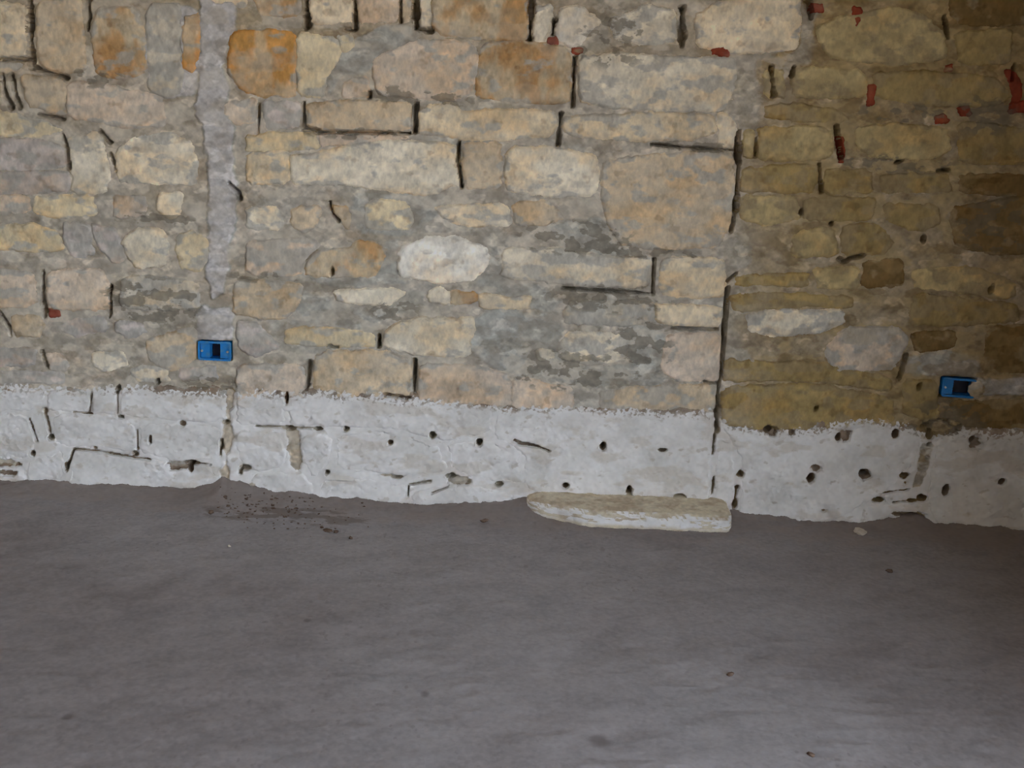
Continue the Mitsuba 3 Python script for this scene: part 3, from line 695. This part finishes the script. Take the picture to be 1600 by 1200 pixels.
scene['wall_back__footing_stone'] = mikit.ply(ledge(), 'mat_ledge', smooth=True)
labels['wall_back__footing_stone'] = {'label': 'long low stone jutting from the foot of the wall, white paint chipped on its front'}

# ------------------------------------------------------------------ blue electrical boxes
def rbox(w, h, d, r):
    from shapely.geometry import box as sbox
    return sbox(-w / 2 + r, -h / 2 + r, w / 2 - r, h / 2 - r).buffer(r, quad_segs=4)

def extr(shape, y0, y1):
    """2-D shape in (x, z) -> solid between y0 (front) and y1 (back)"""
    m = trimesh.creation.extrude_polygon(shape, abs(y1 - y0), engine='earcut')
    m.apply_transform(np.array([[1, 0, 0, 0], [0, 0, 1, min(y0, y1)], [0, 1, 0, 0], [0, 0, 0, 1]], float))
    m.fix_normals()
    return m

def electrical_box(at, tilt, label, both):
    from shapely.geometry import box as sbox, Point
    from shapely import affinity
    key = key_for('electrical_box')
    labels[key] = {'label': label, 'category': 'electrical box', 'group': 'blue electrical boxes set in the wall'}
    M = T().translate([float(at[0]), 0, float(at[1])]).rotate([0, 1, 0], tilt)
    def part(name, mesh, mat, lab=None):
        k = f'{key}__{name}'; n = 0
        while k in scene: n += 1; k = f'{key}__{name}_{n:03d}'
        scene[k] = mikit.ply(mesh, mat, smooth=30, to_world=M)
        if lab: labels[k] = {'label': lab}
        return k
    W, H = BOXW, BOXH
    outer, inner = rbox(W, H, 0, .006), rbox(W - .007, H - .007, 0, .005)
    shell = trimesh.util.concatenate([extr(outer.difference(inner), -.012, .055), extr(outer, .055, .058)])
    part('casing', shell, 'mat_plastic')
    rim = rbox(W + .004, H + .004, 0, .007).difference(rbox(W - .011, H - .011, 0, .005))
    part('rim', extr(rim, -.0145, -.0115), 'mat_plastic')
    for s in ((-1, 1) if both else (-1,)):
        wid = .0335 if both else .034
        lug = sbox(s * (W / 2 - .006) - (wid if s > 0 else 0), -H / 2 + .006, s * (W / 2 - .006) + (wid if s < 0 else 0), H / 2 - .006)
        hole = Point(s * (W / 2 - .0115), -.002).buffer(.0035)
        lugk = part('screw_bracket', extr(lug.difference(hole), -.006, .03), 'mat_plastic')
        sc = trimesh.creation.cylinder(.0042, .010, sections=20)
        sc.apply_transform(trimesh.transformations.rotation_matrix(math.pi / 2, [1, 0, 0])); sc.apply_translation([s * (W / 2 - .0115), -.006, -.002])
        slot = box((s * (W / 2 - .0115) - .0038, -.0125, -.0027), (s * (W / 2 - .0115) + .0038, -.0105, -.0013))
        part(f'{lugk[len(key) + 2:]}__screw', trimesh.boolean.difference([sc, slot], engine='manifold'), 'mat_steel', 'bright metal screw')
    # near-black slab at the back, painted shade in place of a conduit mouth
    x0, x1 = (-.016, .016) if both else (-.016, W / 2 - .008)
    m = sbox(x0, -.024, x1, .024).buffer(.003)
    part('mouth_dark_slab', extr(m, .040, .0545), 'mat_dark_slab', 'near-black slab in place of the shaded opening')
    return key
b0 = electrical_box(box_at[0], 0.0, 'blue plastic electrical box under the vertical grey mortar strip, two screws and a dark slot', True)
b1 = electrical_box(box_at[1], 1.5, 'blue electrical box whose right end is buried in a horizontal strip of grey mortar', False)
# lump of mortar that covers the right end of the second box
lump = trimesh.creation.icosphere(4, 1.0)
lp = lump.vertices * [.030, .012, .034]
lp = lp * (1 + (meshkit.fbm(lump.vertices * 3.5, 3, 5) - .5)[:, None] * .5) + [box_at[1][0] + BOXW / 2 + .008, -.010, box_at[1][1] - .002]
scene['wall_back__mortar_lump'] = mikit.ply((lp, lump.faces), 'mat_mortar', smooth=True, uv=np.tile([[.5, .15]], (len(lp), 1)))

# ------------------------------------------------------------------ bits lying on the floor
def chip(px, py, size, mat, label, seed, flat=.5, name='debris_chip'):
    x, y = floorpt(px, py)
    m = trimesh.creation.icosphere(2, 1.0)
    vv = m.vertices * (1 + (meshkit.fbm(m.vertices * 1.6, 2, seed) - .5)[:, None] * 1.1)
    a = seed * 1.3; c, s = math.cos(a), math.sin(a)
    vv = vv * [size, size * .6, size * flat] @ np.array([[c, s, 0], [-s, c, 0], [0, 0, 1]])
    z = fz1(x, y)
    vv += [x, y, z - vv[:, 2].min() - size * .08]
    key = key_for(name)
    scene[key] = mikit.ply((vv, m.faces), mat, smooth=35)
    labels[key] = {'label': label, 'category': 'debris', 'group': 'loose chips lying on the concrete floor'}
chip(330, 803, .013, 'mat_bit', 'dark brown chip on the floor below the grey vertical joint in the white band', 1)
chip(512, 829, .018, 'mat_bit', 'long brown splinter on the floor beside a smaller dark chip', 2, .3)
chip(525, 831, .010, 'mat_bit', 'small dark chip at the end of the long brown splinter', 3)
chip(548, 840, .009, 'mat_bit', 'tiny brown chip on the floor right of the splinter', 4)
chip(757, 816, .014, 'mat_bit', 'dark brown chip on the floor left of the footing stone', 5)
chip(1344, 832, .036, 'mat_flake', 'pale mortar flake on the dark floor near the right part of the wall', 6, .16)
chip(1389, 893, .012, 'mat_bit', 'black chip alone on the dark right part of the floor', 7)
chip(1141, 1052, .012, 'mat_bit', 'dark chip on the bright floor in front of the footing stone', 8, .3)
chip(1267, 1178, .010, 'mat_bit', 'dark chip nearest to the camera on the bright floor', 9, .35)
chip(358, 759, .010, 'mat_flake', 'small white pebble at the foot of the grey vertical joint', 10, .8)
chip(395, 770, .022, 'mat_flake', 'flat pale flake in the earth at the foot of the white band', 11, .3)
chip(358, 852, .006, 'mat_flake', 'tiny white crumb on the floor left of centre', 12, .6)

crumbs = []
for _ in range(180):
    px = rng.normal(430, 62); py = 792 + rng.normal(0, 1) * 15 + (px - 400) * .06
    if not 340 < px < 640: continue
    x, y = floorpt(px, py)
    if y > -.03: continue
    r = rng.uniform(.002, .005) * (1.7 if rng.random() < .08 else 1)
    m = trimesh.creation.icosphere(1, 1.0)
    q = m.vertices * rng.uniform(.6, 1.3, (len(m.vertices), 1)) * [r, r * .8, r * .55] + [x, y, fz1(x, y) + r * .25]
    crumbs.append(trimesh.Trimesh(q, m.faces, process=False))
c = trimesh.util.concatenate(crumbs)
scene['earth_crumbs'] = mikit.ply((c.vertices, c.faces), 'mat_bit', smooth=False)
labels['earth_crumbs'] = {'kind': 'stuff', 'label': 'scatter of brown earth crumbs on the floor at the foot of the white band', 'category': 'dirt'}
